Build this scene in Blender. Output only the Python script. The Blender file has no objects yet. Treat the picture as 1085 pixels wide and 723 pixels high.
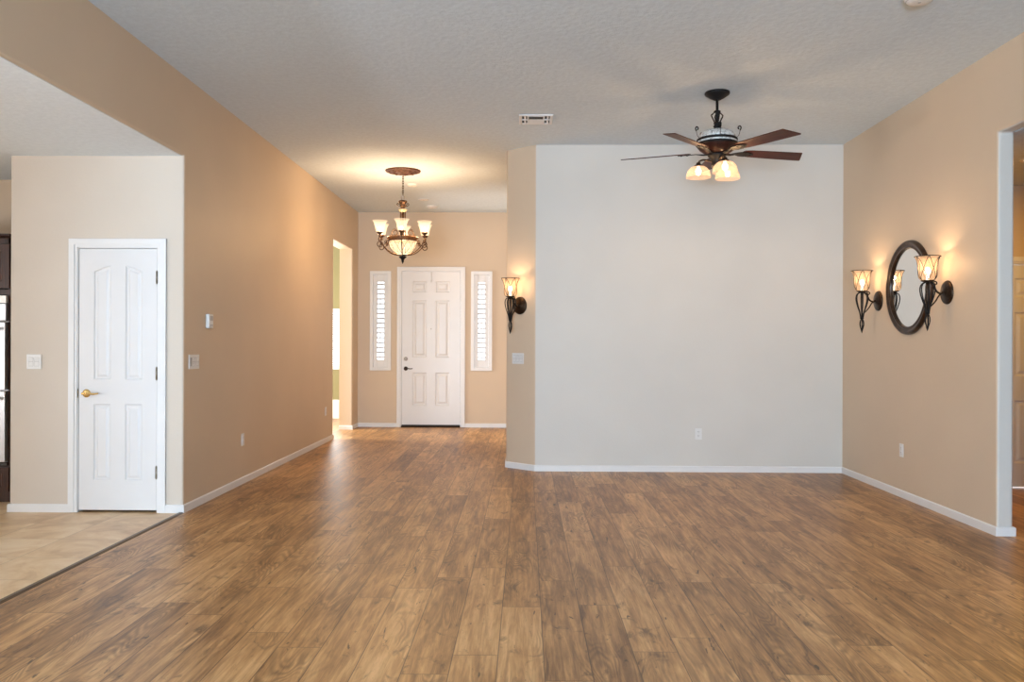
import bpy, bmesh, math, random
from mathutils import Vector, Matrix
R = math.radians
PI = math.pi
random.seed(4)
scene = bpy.context.scene
COL = scene.collection

# ------------------------------------------------------------------ dimensions (metres)
XL, XR = -2.668, 3.2925            # left and right wall faces
H, HK, HO = 3.41, 2.79, 2.82       # main, kitchen, hall ceilings
YP, YB, YE = 6.435, 8.68, 13.16    # pantry, back, entry wall faces
YREAR = -5.5

# ------------------------------------------------------------------ camera
cam_d = bpy.data.cameras.new('camera')
cam_d.sensor_width = 36.0
cam_d.lens = 880.0 / 1085.0 * 36.0
cam_d.shift_y = 2.88 / 1085.0
cam_d.clip_start = 0.05
cam = bpy.data.objects.new('camera', cam_d)
COL.objects.link(cam)
cam.matrix_world = Matrix.Translation((0, 0, 1.33)) @ Matrix.Rotation(0.0164, 4, 'Z') @ Matrix.Rotation(PI / 2, 4, 'X') @ Matrix.Rotation(0.0036, 4, 'Z')
scene.camera = cam

# ------------------------------------------------------------------ view
vs = scene.view_settings
vs.view_transform = 'Standard'
vs.look = 'None'
vs.exposure = 0.46
vs.gamma = 1.0
vs.use_curve_mapping = False
scene.cycles.use_denoising = True
scene.cycles.max_bounces = 10
scene.cycles.diffuse_bounces = 6
scene.cycles.sample_clamp_indirect = 6.0
scene.cycles.caustics_reflective = False
scene.cycles.caustics_refractive = False

# ------------------------------------------------------------------ daylight
world = bpy.data.worlds.new('daylight_sky')
scene.world = world
world.use_nodes = True
bgn = world.node_tree.nodes['Background']
bgn.inputs[0].default_value = (0.86, 0.93, 1.0, 1)
bgn.inputs[1].default_value = 2.2

DAY = (0.745, 0.93, 1.12)
DAYK = (0.97, 0.96, 0.95)
WARM = (1.0, 0.65, 0.36)


def area(name, loc, rot, sx, sy, power, col):
    d = bpy.data.lights.new(name, 'AREA')
    d.shape = 'RECTANGLE'
    d.size, d.size_y = sx, sy
    d.energy = power
    d.color = col
    o = bpy.data.objects.new(name, d)
    o.location = loc
    o.rotation_euler = rot
    COL.objects.link(o)
    return o


# daylight through the rear glass doors, the kitchen windows and the side room window, plus added fill lamps
area('daylight_rear_doors', (-1.1, YREAR + 0.05, 1.35), (R(90), 0, 0), 2.6, 2.2, 315, DAY)
area('ceiling_fill_light', (-1.1, YREAR + 0.06, 0.7), (R(132), 0, 0), 2.6, 1.2, 430, (0.68, 0.94, 1.2))   # added upward fill that lightens and neutralises the ceiling
area('daylight_kitchen_rear', (-5.2, YREAR + 0.05, 1.5), (R(90), 0, 0), 2.8, 1.6, 8, DAYK)
area('daylight_kitchen_side', (-7.5, 1.8, 1.3), (R(90), R(0), R(-90)), 2.6, 1.5, 30, DAYK)
area('kitchen_ceiling_fill_light', (-7.5, 1.8, 0.9), (R(158), R(0), R(-90)), 2.6, 1.0, 250, (0.92, 0.96, 1.02))  # added upward fill to brighten the kitchen ceiling
area('daylight_side_room', (-3.6, 14.5, 1.45), (R(90), 0, R(180)), 1.6, 1.0, 45, DAYK)
area('entry_fill_light', (-6.1, 12.1, 1.5), (R(90), 0, R(-90)), 1.8, 1.5, 330, (1.0, .95, .88))  # added lamp, no window there; brightens the entry through the opening

# ------------------------------------------------------------------ node helpers


class NT:
    def __init__(self, name):
        self.m = bpy.data.materials.new(name)
        self.m.use_nodes = True
        self.t = self.m.node_tree
        self.b = self.t.nodes['Principled BSDF']
        self.out = self.t.nodes['Material Output']
        self._co = None

    def n(self, kind, **kw):
        nd = self.t.nodes.new(kind)
        for k, v in kw.items():
            setattr(nd, k, v)
        return nd

    def put(self, sock, v):
        if hasattr(v, 'is_linked') or isinstance(v, bpy.types.NodeSocket):
            self.t.links.new(v, sock)
        else:
            if isinstance(v, tuple) and len(v) == 3 and sock.type == 'RGBA':
                v = v + (1,)
            sock.default_value = v

    def math(self, op, a, b=0.0, c=None):
        nd = self.n('ShaderNodeMath', operation=op)
        self.put(nd.inputs[0], a)
        self.put(nd.inputs[1], b)
        if c is not None:
            self.put(nd.inputs[2], c)
        return nd.outputs[0]

    def co(self):
        if self._co is None:
            self._co = self.n('ShaderNodeTexCoord').outputs['Object']
        return self._co

    def vec(self, x, y, z):
        nd = self.n('ShaderNodeCombineXYZ')
        for s, v in zip(nd.inputs, (x, y, z)):
            self.put(s, v)
        return nd.outputs[0]

    def noise(self, v, scale, detail=3.0, rough=0.5, dist=0.0):
        nd = self.n('ShaderNodeTexNoise')
        self.put(nd.inputs['Vector'], v)
        nd.inputs['Scale'].default_value = scale
        nd.inputs['Detail'].default_value = detail
        nd.inputs['Roughness'].default_value = rough
        nd.inputs['Distortion'].default_value = dist
        return nd.outputs['Fac']

    def ramp(self, f, stops):
        nd = self.n('ShaderNodeValToRGB')
        cr = nd.color_ramp
        while len(cr.elements) < len(stops):
            cr.elements.new(0.5)
        for e, (p, c) in zip(cr.elements, stops):
            e.position = p
            e.color = c + (1,)
        self.put(nd.inputs[0], f)
        return nd.outputs[0]

    def mix(self, f, a, b, blend='MIX'):
        nd = self.n('ShaderNodeMix', data_type='RGBA', blend_type=blend)
        self.put(nd.inputs[0], f)
        self.put(nd.inputs[6], a)
        self.put(nd.inputs[7], b)
        return nd.outputs[2]

    def smooth(self, v, lo, hi):
        nd = self.n('ShaderNodeMapRange', interpolation_type='SMOOTHSTEP')
        self.put(nd.inputs[0], v)
        nd.inputs[1].default_value = lo
        nd.inputs[2].default_value = hi
        return nd.outputs[0]

    def bump(self, h, strength, dist=0.01):
        nd = self.n('ShaderNodeBump')
        nd.inputs['Strength'].default_value = strength
        nd.inputs['Distance'].default_value = dist
        self.put(nd.inputs['Height'], h)
        self.put(self.b.inputs['Normal'], nd.outputs[0])

    def set(self, **kw):
        for k, v in kw.items():
            self.put(self.b.inputs[k.replace('_', ' ')], v)
        return self


def s2l(*c):
    return tuple((x / 255 / 12.92 if x / 255 <= 0.04045 else ((x / 255 + 0.055) / 1.055) ** 2.4) for x in c)


def plain(name, col, rough=0.5, metal=0.0, var=0.08, scale=30.0, bump=0.0):
    """A principled material whose colour wanders a little with a noise."""
    t = NT(name)
    f = t.noise(t.co(), scale, 4)
    lo = tuple(max(0, c * (1 - var)) for c in col)
    hi = tuple(min(1, c * (1 + var)) for c in col)
    t.set(Base_Color=t.ramp(f, [(0.3, lo), (0.7, hi)]), Roughness=rough, Metallic=metal)
    if bump:
        t.bump(f, bump, 0.004)
    return t.m


def wall_paint(name, col):
    t = NT(name)
    c = t.co()
    f = t.noise(c, 1.6, 2)
    t.set(Base_Color=t.ramp(f, [(0.3, tuple(x * .975 for x in col)), (0.7, tuple(min(1, x * 1.02) for x in col))]), Roughness=0.52)
    t.b.inputs['Specular IOR Level'].default_value = 0.3
    t.bump(t.noise(c, 70, 3, .55), 0.16, 0.006)
    return t.m


M = {}
M['wall'] = wall_paint('tan_wall_paint', (0.60, 0.485, 0.365))  # side walls: their warmer light is mixed into this tan
M['pale'] = wall_paint('wall_paint_daylit_pale', (0.60, 0.582, 0.548))  # same wall paint, paled by the frontal daylight put into its colour
M['pantry'] = wall_paint('wall_paint_daylit_beige', (0.585, 0.52, 0.45))  # same wall paint, lightened for the daylight falling on the pantry wall
M['olive'] = wall_paint('olive_wall_paint', (0.24, 0.215, 0.11))
M['ceiling'] = None
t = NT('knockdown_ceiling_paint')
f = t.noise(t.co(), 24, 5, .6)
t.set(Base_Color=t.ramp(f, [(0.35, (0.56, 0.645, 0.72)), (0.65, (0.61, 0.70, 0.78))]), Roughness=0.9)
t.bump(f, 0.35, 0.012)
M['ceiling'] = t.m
t = NT('lightened_ceiling_paint')  # same ceiling paint lightened, standing in for brighter kitchen light
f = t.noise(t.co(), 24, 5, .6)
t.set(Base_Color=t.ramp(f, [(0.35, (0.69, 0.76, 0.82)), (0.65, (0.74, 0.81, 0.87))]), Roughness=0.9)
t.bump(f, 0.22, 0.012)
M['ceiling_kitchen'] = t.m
M['trim'] = plain('white_trim_paint', (0.71, 0.71, 0.715), 0.38, 0, .015, 8)
M['door'] = plain('white_door_paint', (0.68, 0.68, 0.69), 0.33, 0, .012, 6)
M['plastic'] = plain('white_plastic', (0.68, 0.68, 0.675), 0.35, 0, .01, 10)
M['plastic_grey'] = plain('grey_plastic', (0.42, 0.42, 0.42), 0.4, 0, .02, 10)
M['slot'] = plain('dark_slot', (0.02, 0.02, 0.02), 0.6, 0, .1, 10)
M['brass'] = plain('polished_brass', (0.72, 0.50, 0.20), 0.22, 1, .05, 40)
M['bronze'] = plain('dark_bronze', (0.045, 0.028, 0.018), 0.38, .85, .5, 60, .1)
M['iron'] = plain('black_wrought_iron', (0.010, 0.009, 0.009), 0.55, 0, .3, 60, .1)
M['iron'].node_tree.nodes['Principled BSDF'].inputs['Specular IOR Level'].default_value = .2
M['pewter'] = plain('brushed_pewter', (0.35, 0.33, 0.31), 0.3, 1, .05, 40)
M['steel'] = plain('stainless_steel', (0.40, 0.40, 0.41), 0.38, .85, .05, 3)
M['hinge'] = plain('satin_nickel', (0.30, 0.27, 0.22), 0.35, 1, .1, 40)
M['black_gloss'] = plain('black_glass', (0.012, 0.012, 0.014), 0.08, 0, .05, 10)
M['gilt'] = plain('antique_gilt', (0.085, 0.042, 0.019), 0.48, .6, .55, 45, .2)
M['cream'] = plain('cream_glaze', (0.40, 0.31, 0.20), 0.4, 0, .1, 40)
M['mirror_frame'] = plain('antique_bronze_wood', (0.040, 0.020, 0.010), 0.28, .4, .7, 22, .1)
t = NT('silvered_glass'); t.set(Base_Color=(.86, .87, .86), Metallic=1.0, Roughness=0.015); M['mirror'] = t.m
t = NT('window_glass'); t.set(Base_Color=(1, 1, 1), Roughness=0.0, Transmission_Weight=1.0, IOR=1.05); M['glass'] = t.m


def wood(name, cols, sx=14.0, sy=14.0, sz=2.0, rough=0.35, sc=4.0):
    t = NT(name)
    mp = t.n('ShaderNodeMapping')
    t.put(mp.inputs[0], t.co())
    mp.inputs['Scale'].default_value = (sx, sy, sz)
    f = t.noise(mp.outputs[0], sc, 6, .6, .6)
    t.set(Base_Color=t.ramp(f, [(0.25, cols[0]), (0.5, cols[1]), (0.78, cols[2])]), Roughness=rough)
    t.b.inputs['Specular IOR Level'].default_value = 0.3
    return t.m


M['blade'] = wood('cherry_blade_wood', [(0.020, 0.004, 0.002), (0.050, 0.009, 0.004), (0.085, 0.017, 0.007)], 1.2, 12, 12, .5)
M['cabinet'] = wood('dark_cabinet_wood', [(0.018, 0.007, 0.004), (0.045, 0.016, 0.009), (0.075, 0.028, 0.016)], 12, 12, 1.2, .35)
M['fan_wood'] = wood('fan_housing_wood', [(0.012, 0.004, 0.003), (0.03, 0.008, 0.005), (0.05, 0.015, 0.008)], 8, 8, 8, .45)


def marble(name, base, vein):
    t = NT(name)
    f = t.noise(t.co(), 14, 5, .6, 1.6)
    d = t.math('ABSOLUTE', t.math('SUBTRACT', f, .5))
    t.set(Base_Color=t.ramp(d, [(0.0, vein), (0.03, base), (1.0, base)]), Roughness=.25)
    return t.m


M['marble'] = marble('white_marbled_glass', (0.62, 0.62, 0.61), (0.12, 0.11, 0.10))


def shade_glass(name, base, vein, emit, strength, clear=(1.0, .94, .84), through=.5):
    """Thin translucent lamp glass: passes the bulb's light and glows a little itself (a lit lamp)."""
    t = NT(name)
    f = t.noise(t.co(), 16, 4, .6, 1.2)
    d = t.math('ABSOLUTE', t.math('SUBTRACT', f, .5))
    col = t.ramp(d, [(0.0, vein), (0.05, base), (1.0, base)])
    tr = t.n('ShaderNodeBsdfTranslucent')
    t.put(tr.inputs[0], col)
    df = t.n('ShaderNodeBsdfDiffuse')
    t.put(df.inputs[0], col)
    mx0 = t.n('ShaderNodeMixShader')
    mx0.inputs[0].default_value = .4
    t.t.links.new(tr.outputs[0], mx0.inputs[1])
    t.t.links.new(df.outputs[0], mx0.inputs[2])
    cl = t.n('ShaderNodeBsdfTransparent')
    cl.inputs[0].default_value = clear + (1,)
    mx = t.n('ShaderNodeMixShader')
    mx.inputs[0].default_value = through
    t.t.links.new(mx0.outputs[0], mx.inputs[1])
    t.t.links.new(cl.outputs[0], mx.inputs[2])
    em = t.n('ShaderNodeEmission')
    t.put(em.inputs[0], emit + (1,))
    em.inputs[1].default_value = strength
    ad = t.n('ShaderNodeAddShader')
    t.t.links.new(mx.outputs[0], ad.inputs[0])
    t.t.links.new(em.outputs[0], ad.inputs[1])
    t.t.links.new(ad.outputs[0], t.out.inputs[0])
    t.t.nodes.remove(t.b)
    return t.m


M['shade_amber'] = shade_glass('amber_sconce_glass', (0.16, 0.115, 0.08), (0.08, 0.045, 0.02), (1.0, 0.62, 0.36), .26)
M['shade_cream'] = shade_glass('cream_chandelier_glass', (0.065, 0.054, 0.040), (0.045, 0.03, 0.016), (1.0, 0.76, 0.50), .46, through=.78)
M['shade_fan'] = shade_glass('marbled_fan_glass', (0.10, 0.08, 0.065), (0.04, 0.022, 0.015), (1.0, 0.60, 0.38), .30)


def emitter(name, col, s):
    t = NT(name)
    t.set(Base_Color=(.8, .8, .8), Emission_Color=col, Emission_Strength=s)
    return t.m


M['bulb'] = emitter('lit_bulb', (1.0, 0.88, 0.68), 3.0)
M['can_light'] = emitter('lit_recessed_lamp', (1.0, 0.80, 0.45), 7.0)


# ---- laminate planks: rows along Y, random joints, tone, grain, knots and rings per plank
def plank_material():
    t = NT('rustic_oak_laminate')
    sp = t.n('ShaderNodeSeparateXYZ')
    t.put(sp.inputs[0], t.co())
    X, Y = sp.outputs[0], sp.outputs[1]
    W, L = 0.1935, 1.38
    xr = t.math('DIVIDE', t.math('ADD', X, 0.1125 + 30 * W), W)
    row = t.math('FLOOR', xr)
    fx = t.math('FRACT', xr)
    wn = t.n('ShaderNodeTexWhiteNoise', noise_dimensions='1D')
    t.put(wn.inputs['W'], row)
    yr = t.math('DIVIDE', t.math('ADD', Y, t.math('MULTIPLY', wn.outputs[0], L * 3)), L)
    idx = t.math('FLOOR', yr)
    fy = t.math('FRACT', yr)
    w2 = t.n('ShaderNodeTexWhiteNoise', noise_dimensions='2D')
    t.put(w2.inputs['Vector'], t.vec(row, idx, 0.0))
    r1 = w2.outputs['Value']
    sc = t.n('ShaderNodeSeparateColor')
    t.put(sc.inputs[0], w2.outputs['Color'])
    r2, r3 = sc.outputs[0], sc.outputs[1]
    z = t.math('MULTIPLY', r1, 60.0)
    xo = t.math('ADD', X, t.math('MULTIPLY', r2, 9.0))
    # fine streaks, broad mottling, cathedral rings, dark smudges
    fine = t.noise(t.vec(t.math('MULTIPLY', xo, 42.0), t.math('MULTIPLY', Y, 2.3), z), 1.0, 6, .7, .5)
    broad = t.noise(t.vec(t.math('MULTIPLY', xo, 11.0), t.math('MULTIPLY', Y, 1.7), z), 1.0, 4, .6, .8)
    cath = t.noise(t.vec(t.math('MULTIPLY', xo, 5.5), t.math('MULTIPLY', Y, 0.9), z), 1.0, 2, .45, .5)
    rings = t.math('SINE', t.math('MULTIPLY', cath, 150.0))
    rings = t.math('MULTIPLY', t.math('ADD', rings, 1.0), 0.5)
    ringmask = t.smooth(t.noise(t.vec(t.math('MULTIPLY', xo, 4.0), t.math('MULTIPLY', Y, 1.1), t.math('ADD', z, 7.0)), 1.0, 2), .46, .62)
    smudge = t.noise(t.vec(t.math('MULTIPLY', xo, 8.0), t.math('MULTIPLY', Y, 3.5), t.math('ADD', z, 13.0)), 1.0, 6, .68, 1.1)
    knots = t.noise(t.vec(t.math('MULTIPLY', xo, 30.0), t.math('MULTIPLY', Y, 6.5), t.math('ADD', z, 21.0)), 1.0, 4, .6, .5)
    v = t.math('ADD', t.math('MULTIPLY', fine, 0.60), t.math('MULTIPLY', broad, 0.40))
    v = t.math('ADD', v, t.math('MULTIPLY', t.math('SUBTRACT', r3, .5), 0.13))
    col = t.ramp(v, [(0.30, s2l(98, 66, 38)), (0.42, s2l(148, 107, 66)), (0.53, s2l(186, 141, 92)), (0.68, s2l(220, 178, 126))])
    col = t.mix(t.math('MULTIPLY', t.math('MULTIPLY', rings, ringmask), 0.5), col, s2l(88, 60, 36))
    col = t.mix(t.math('MULTIPLY', t.smooth(smudge, .56, .70), .72), col, s2l(72, 50, 34))
    col = t.mix(t.math('MULTIPLY', t.smooth(knots, .645, .71), .85), col, s2l(46, 29, 18))
    ex = t.math('MULTIPLY', t.math('MINIMUM', fx, t.math('SUBTRACT', 1.0, fx)), W)
    ey = t.math('MULTIPLY', t.math('MINIMUM', fy, t.math('SUBTRACT', 1.0, fy)), L)
    gap = t.math('SUBTRACT', 1.0, t.smooth(t.math('MINIMUM', ex, ey), .0006, .0032))
    col = t.mix(t.math('MULTIPLY', gap, .8), col, s2l(58, 38, 24))
    rough = t.math('ADD', 0.30, t.math('MULTIPLY', fine, 0.16))
    t.set(Base_Color=col, Roughness=rough)
    t.b.inputs['Specular IOR Level'].default_value = 0.5
    t.bump(t.math('SUBTRACT', t.math('ADD', t.math('MULTIPLY', fine, .25), t.math('MULTIPLY', broad, .5)), gap), 0.10, 0.004)
    return t.m


def tile_material():
    t = NT('beige_floor_tile')
    sp = t.n('ShaderNodeSeparateXYZ')
    t.put(sp.inputs[0], t.co())
    X, Y = sp.outputs[0], sp.outputs[1]
    A, B = 0.455, 0.4805
    xr = t.math('DIVIDE', t.math('ADD', X, 3.127 + 20 * A), A)
    yr = t.math('DIVIDE', t.math('ADD', Y, -5.073 + 30 * B), B)
    fx, fy = t.math('FRACT', xr), t.math('FRACT', yr)
    w2 = t.n('ShaderNodeTexWhiteNoise', noise_dimensions='2D')
    t.put(w2.inputs['Vector'], t.vec(t.math('FLOOR', xr), t.math('FLOOR', yr), 0.0))
    r = w2.outputs['Value']
    n1 = t.noise(t.vec(X, Y, t.math('MULTIPLY', r, 20.0)), 3.2, 6, .62, .8)
    v = t.math('ADD', n1, t.math('MULTIPLY', t.math('SUBTRACT', r, .5), .12))
    col = t.ramp(v, [(0.3, s2l(190, 150, 104)), (0.5, s2l(218, 186, 143)), (0.7, s2l(234, 211, 178))])
    ex = t.math('MULTIPLY', t.math('MINIMUM', fx, t.math('SUBTRACT', 1.0, fx)), A)
    ey = t.math('MULTIPLY', t.math('MINIMUM', fy, t.math('SUBTRACT', 1.0, fy)), B)
    gap = t.math('SUBTRACT', 1.0, t.smooth(t.math('MINIMUM', ex, ey), .0012, .003))
    col = t.mix(t.math('MULTIPLY', gap, .7), col, s2l(150, 126, 100))
    t.set(Base_Color=col, Roughness=t.math('ADD', .28, t.math('MULTIPLY', n1, .15)))
    t.bump(t.math('SUBTRACT', t.math('MULTIPLY', n1, .2), gap), .12, .004)
    return t.m


M['planks'] = plank_material()
M['tile'] = tile_material()

# ------------------------------------------------------------------ mesh helpers


class MB:
    """Collects shapes; build() links them as ONE mesh object."""

    def __init__(self):
        self.v, self.f, self.s = [], [], []

    def add(self, verts, faces, smooth=False):
        o = len(self.v)
        self.v += [Vector(p) for p in verts]
        self.f += [tuple(i + o for i in q) for q in faces]
        self.s += [smooth] * len(faces)
        return self

    def box(self, lo, hi):
        (a, b, c), (d, e, g) = lo, hi
        return self.add([(a, b, c), (d, b, c), (d, e, c), (a, e, c), (a, b, g), (d, b, g), (d, e, g), (a, e, g)],
                        [(0, 3, 2, 1), (4, 5, 6, 7), (0, 1, 5, 4), (1, 2, 6, 5), (2, 3, 7, 6), (3, 0, 4, 7)])

    def prism(self, poly, axis, a, b):
        """poly: 2D points; extruded along axis (0,1,2) from a to b."""
        def p3(p, t):
            q = list(p)
            q.insert(axis, t)
            return tuple(q)
        n = len(poly)
        vs_ = [p3(p, a) for p in poly] + [p3(p, b) for p in poly]
        fs = [tuple(range(n))[::-1], tuple(range(n, 2 * n))] + [(i, (i + 1) % n, (i + 1) % n + n, i + n) for i in range(n)]
        return self.add(vs_, fs)

    def lathe(self, prof, n=32, mat=None, sx=1.0, sy=1.0, arc=2 * PI):
        """prof: (r, z) pairs revolved about z; mat places the result."""
        vs_, fs = [], []
        m = len(prof)
        full = abs(arc - 2 * PI) < 1e-6
        cols = n if full else n + 1
        for i in range(cols):
            a = arc * i / n
            for r, z in prof:
                p = Vector((r * math.cos(a) * sx, r * math.sin(a) * sy, z))
                vs_.append(mat @ p if mat else p)
        for i in range(n):
            j = (i + 1) % cols
            for k in range(m - 1):
                fs.append((i * m + k, j * m + k, j * m + k + 1, i * m + k + 1))
        return self.add(vs_, fs, True)

    def tube(self, pts, r, n=8, closed=False, flat=None):
        pts = [Vector(p) for p in pts]
        k = len(pts)
        rs = r if isinstance(r, (list, tuple)) else [r] * k
        vs_, fs = [], []
        up = None
        for i, p in enumerate(pts):
            a = pts[(i - 1) % k] if (closed or i > 0) else p
            b = pts[(i + 1) % k] if (closed or i < k - 1) else p
            d = (b - a).normalized()
            if up is None:
                up = Vector((0, 0, 1)) if abs(d.z) < .9 else Vector((1, 0, 0))
            u = (up - d * up.dot(d))
            if u.length < 1e-5:
                u = d.orthogonal()
            u.normalize()
            w = d.cross(u)
            up = u
            for j in range(n):
                t_ = 2 * PI * j / n
                vs_.append(p + u * math.cos(t_) * rs[i] + w * math.sin(t_) * rs[i])
        for i in range(k if closed else k - 1):
            i2 = (i + 1) % k
            for j in range(n):
                j2 = (j + 1) % n
                fs.append((i * n + j, i * n + j2, i2 * n + j2, i2 * n + j))
        if not closed:
            fs.append(tuple(range(n))[::-1])
            fs.append(tuple((k - 1) * n + j for j in range(n)))
        return self.add(vs_, fs, True)

    def ball(self, c, r, sz=1.0, n=16):
        prof = [(r * math.sin(PI * i / 8) + 1e-5, -r * sz * math.cos(PI * i / 8)) for i in range(9)]
        return self.lathe(prof, n, Matrix.Translation(c))

    def build(self, name, mat, parent=None, bevel=0.0, seg=2, loc=None, angle=40, face_x=None):
        me = bpy.data.meshes.new(name)
        me.from_pydata([tuple(p) for p in self.v], [], self.f)
        bm = bmesh.new()
        bm.from_mesh(me)
        sm = self.s
        bm.faces.ensure_lookup_table()
        for i, fc in enumerate(bm.faces):
            fc.smooth = sm[i] if i < len(sm) else False
        bmesh.ops.remove_doubles(bm, verts=bm.verts, dist=1e-6)
        bmesh.ops.recalc_face_normals(bm, faces=bm.faces)
        if face_x is not None:      # round only the edges of one face of a wall
            wl_ = bm.edges.layers.float.new('bevel_weight_edge')
            for e in bm.edges:
                if all(abs(v.co.x - face_x) < 1e-4 for v in e.verts):
                    e[wl_] = 1.0
        bm.to_mesh(me)
        bm.free()
        me.materials.append(mat)
        o = bpy.data.objects.new(name, me)
        COL.objects.link(o)
        if parent:
            o.parent = parent
        if loc:
            o.location = loc
        if bevel:
            b = o.modifiers.new('bevel', 'BEVEL')
            b.width = bevel
            b.segments = seg
            b.limit_method = 'ANGLE' if face_x is None else 'WEIGHT'
            b.angle_limit = R(angle)
        return o


def spline(pts, n=8, closed=False):
    pts = [Vector(p) for p in pts]
    k = len(pts)
    out = []
    rng = range(k if closed else k - 1)
    for i in rng:
        p0 = pts[(i - 1) % k] if (closed or i > 0) else pts[0]
        p1, p2 = pts[i], pts[(i + 1) % k]
        p3 = pts[(i + 2) % k] if (closed or i + 2 < k) else pts[-1]
        for j in range(n):
            t_ = j / n
            out.append(0.5 * ((2 * p1) + (p2 - p0) * t_ + (2 * p0 - 5 * p1 + 4 * p2 - p3) * t_ ** 2 + (3 * p1 - p0 - 3 * p2 + p3) * t_ ** 3))
    if not closed:
        out.append(pts[-1])
    return out


def spiral(c, r0, r1, a0, turns, n, frame):
    """Flat scroll in the plane frame(u, w) -> 3D."""
    out = []
    for i in range(n + 1):
        k = i / n
        r = r0 + (r1 - r0) * k
        a = a0 + turns * 2 * PI * k
        out.append(frame(c[0] + r * math.cos(a), c[1] + r * math.sin(a)))
    return out


def struct(o, label=None):
    o['kind'] = 'structure'
    if label:
        o['label'] = label
    return o


def tag(o, label, cat, group=None):
    o['label'] = label
    o['category'] = cat
    if group:
        o['group'] = group
    return o


def thing(name, label, cat, loc=(0, 0, 0), rz=0.0, group=None):
    o = bpy.data.objects.new(name, None)
    o.empty_display_size = 0.05
    COL.objects.link(o)
    o.location = loc
    o.rotation_euler = (0, 0, rz)
    return tag(o, label, cat, group)


def lamp(name, loc, power, col, parent, radius=0.02):
    d = bpy.data.lights.new(name, 'POINT')
    d.energy = power
    d.color = col
    d.shadow_soft_size = radius
    o = bpy.data.objects.new(name, d)
    o.location = loc
    COL.objects.link(o)
    o.parent = parent
    return o


def copy_tree(o, parent=None):
    c = o.copy()
    COL.objects.link(c)
    if parent:
        c.parent = parent
    for ch in [x for x in ORDER if x.parent == o]:
        copy_tree(ch, c)
    return c


# ------------------------------------------------------------------ room shell
# floors
struct(MB().prism([(-2.676, YREAR), (6.3, YREAR), (6.3, 13.4), (-2.676, 13.4)], 2, -.1, 0).build('floor', M['planks']))
struct(MB().prism([(-6.2, 10.4), (-2.676, 10.4), (-2.676, 14.8), (-6.2, 14.8)], 2, -.1, 0).build('floor_side_room', M['planks']))
struct(MB().prism([(-7.7, YREAR), (-2.676, YREAR), (-2.676, 7.5), (-7.7, 7.5)], 2, -.1, 0).build('floor_kitchen', M['tile']))
# ceilings
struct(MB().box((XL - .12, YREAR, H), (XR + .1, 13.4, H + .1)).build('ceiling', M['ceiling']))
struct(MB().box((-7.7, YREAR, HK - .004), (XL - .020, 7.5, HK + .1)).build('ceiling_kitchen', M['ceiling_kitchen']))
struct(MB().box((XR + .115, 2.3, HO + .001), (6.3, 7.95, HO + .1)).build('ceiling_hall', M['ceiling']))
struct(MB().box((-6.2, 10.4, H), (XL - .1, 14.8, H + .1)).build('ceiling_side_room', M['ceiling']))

TW = 0.20
# left wall: header over the kitchen, the solid stretch, the opening to the side room
wl = [(YREAR, -.05), (2.2, -.05), (2.2, HK), (YP, HK), (YP, -.05), (11.47, -.05), (11.47, 2.775), (12.74, 2.775), (12.74, -.05), (YE + .1, -.05), (YE + .1, H + .05), (YREAR, H + .05)]  # unseen near stub is added to keep rear daylight off the pantry wall
wlo = struct(MB().prism(wl, 0, XL - TW, XL).build('wall_left', M['wall'], bevel=.016, seg=4, face_x=XL))
wlo.data.materials.append(M['pantry'])          # camera-facing end lightened like the pantry wall, daylight put into its colour
for fc in wlo.data.polygons:
    if all(abs(wlo.data.vertices[i].co.y - YP) < 1e-4 for i in fc.vertices):
        fc.material_index = 1
# pantry closet
px0, px1 = -3.497, -2.873
wp = [(-4.035, -.05), (px0, -.05), (px0, 2.068), (px1, 2.068), (px1, -.05), (XL - TW, -.05), (XL - TW, HK + .05), (-4.035, HK + .05)]
struct(MB().prism(wp, 1, YP, YP + .12).build('wall_pantry', M['pantry'], bevel=.014, seg=4, face_x=-4.035))
struct(MB().box((-4.035, YP + .10, -.05), (-3.92, 7.4, HK + .05)).build('wall_pantry_side', M['wall']))
struct(MB().box((-7.7, 7.38, -.05), (XL - TW + .01, 7.5, HK + .05)).build('wall_kitchen_back', M['wall']))
# kitchen outer wall with a window opening
kw = [(YREAR, -.05), (.4, -.05), (.4, .75), (.4, .76)]
struct(MB().prism([(YREAR, -.05), (7.5, -.05), (7.5, HK + .05), (YREAR, HK + .05)], 0, -7.72, -7.6).build('wall_kitchen_left', M['wall']))
# back wall, its angled end and the hidden return to the entry
wb = [(XR + .12, YB), (.101, YB), (-.206, 8.942), (-.206, YE + .1), (-.05, YE + .1), (-.05, 9.03), (.16, YB + .15), (XR + .12, YB + .15)]
wbo = struct(MB().prism(wb, 2, -.05, H + .05).build('wall_back', M['wall'], bevel=.018, seg=4, angle=30))
wbo.data.materials.append(M['pale'])          # long face paler than its angled end: daylight put into the colour
for fc in wbo.data.polygons:
    if all(abs(wbo.data.vertices[i].co.y - YB) < 1e-4 for i in fc.vertices):
        fc.material_index = 1
# right wall with the opening to the hall
wr = [(5.852, -.05), (YB + .15, -.05), (YB + .15, H + .05), (YREAR, H + .05), (YREAR, -.05), (5.08, -.05), (5.08, HO), (5.852, HO)]  # near edge of the opening set, out of view, to block rear daylight
wro = struct(MB().prism(wr, 0, XR, XR + .115).build('wall_right', M['wall'], bevel=.02, seg=4))
wro.data.materials.append(M['pale'])          # faces of the opening take the daylit tone, light mixed into their colour
for fc in wro.data.polygons:
    ys = [wro.data.vertices[i].co for i in fc.vertices]
    if all(abs(c.y - 5.852) < 1e-4 for c in ys) or all(abs(c.y - 5.08) < 1e-4 for c in ys) or all(abs(c.z - HO) < 1e-4 for c in ys):
        fc.material_index = 1
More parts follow.
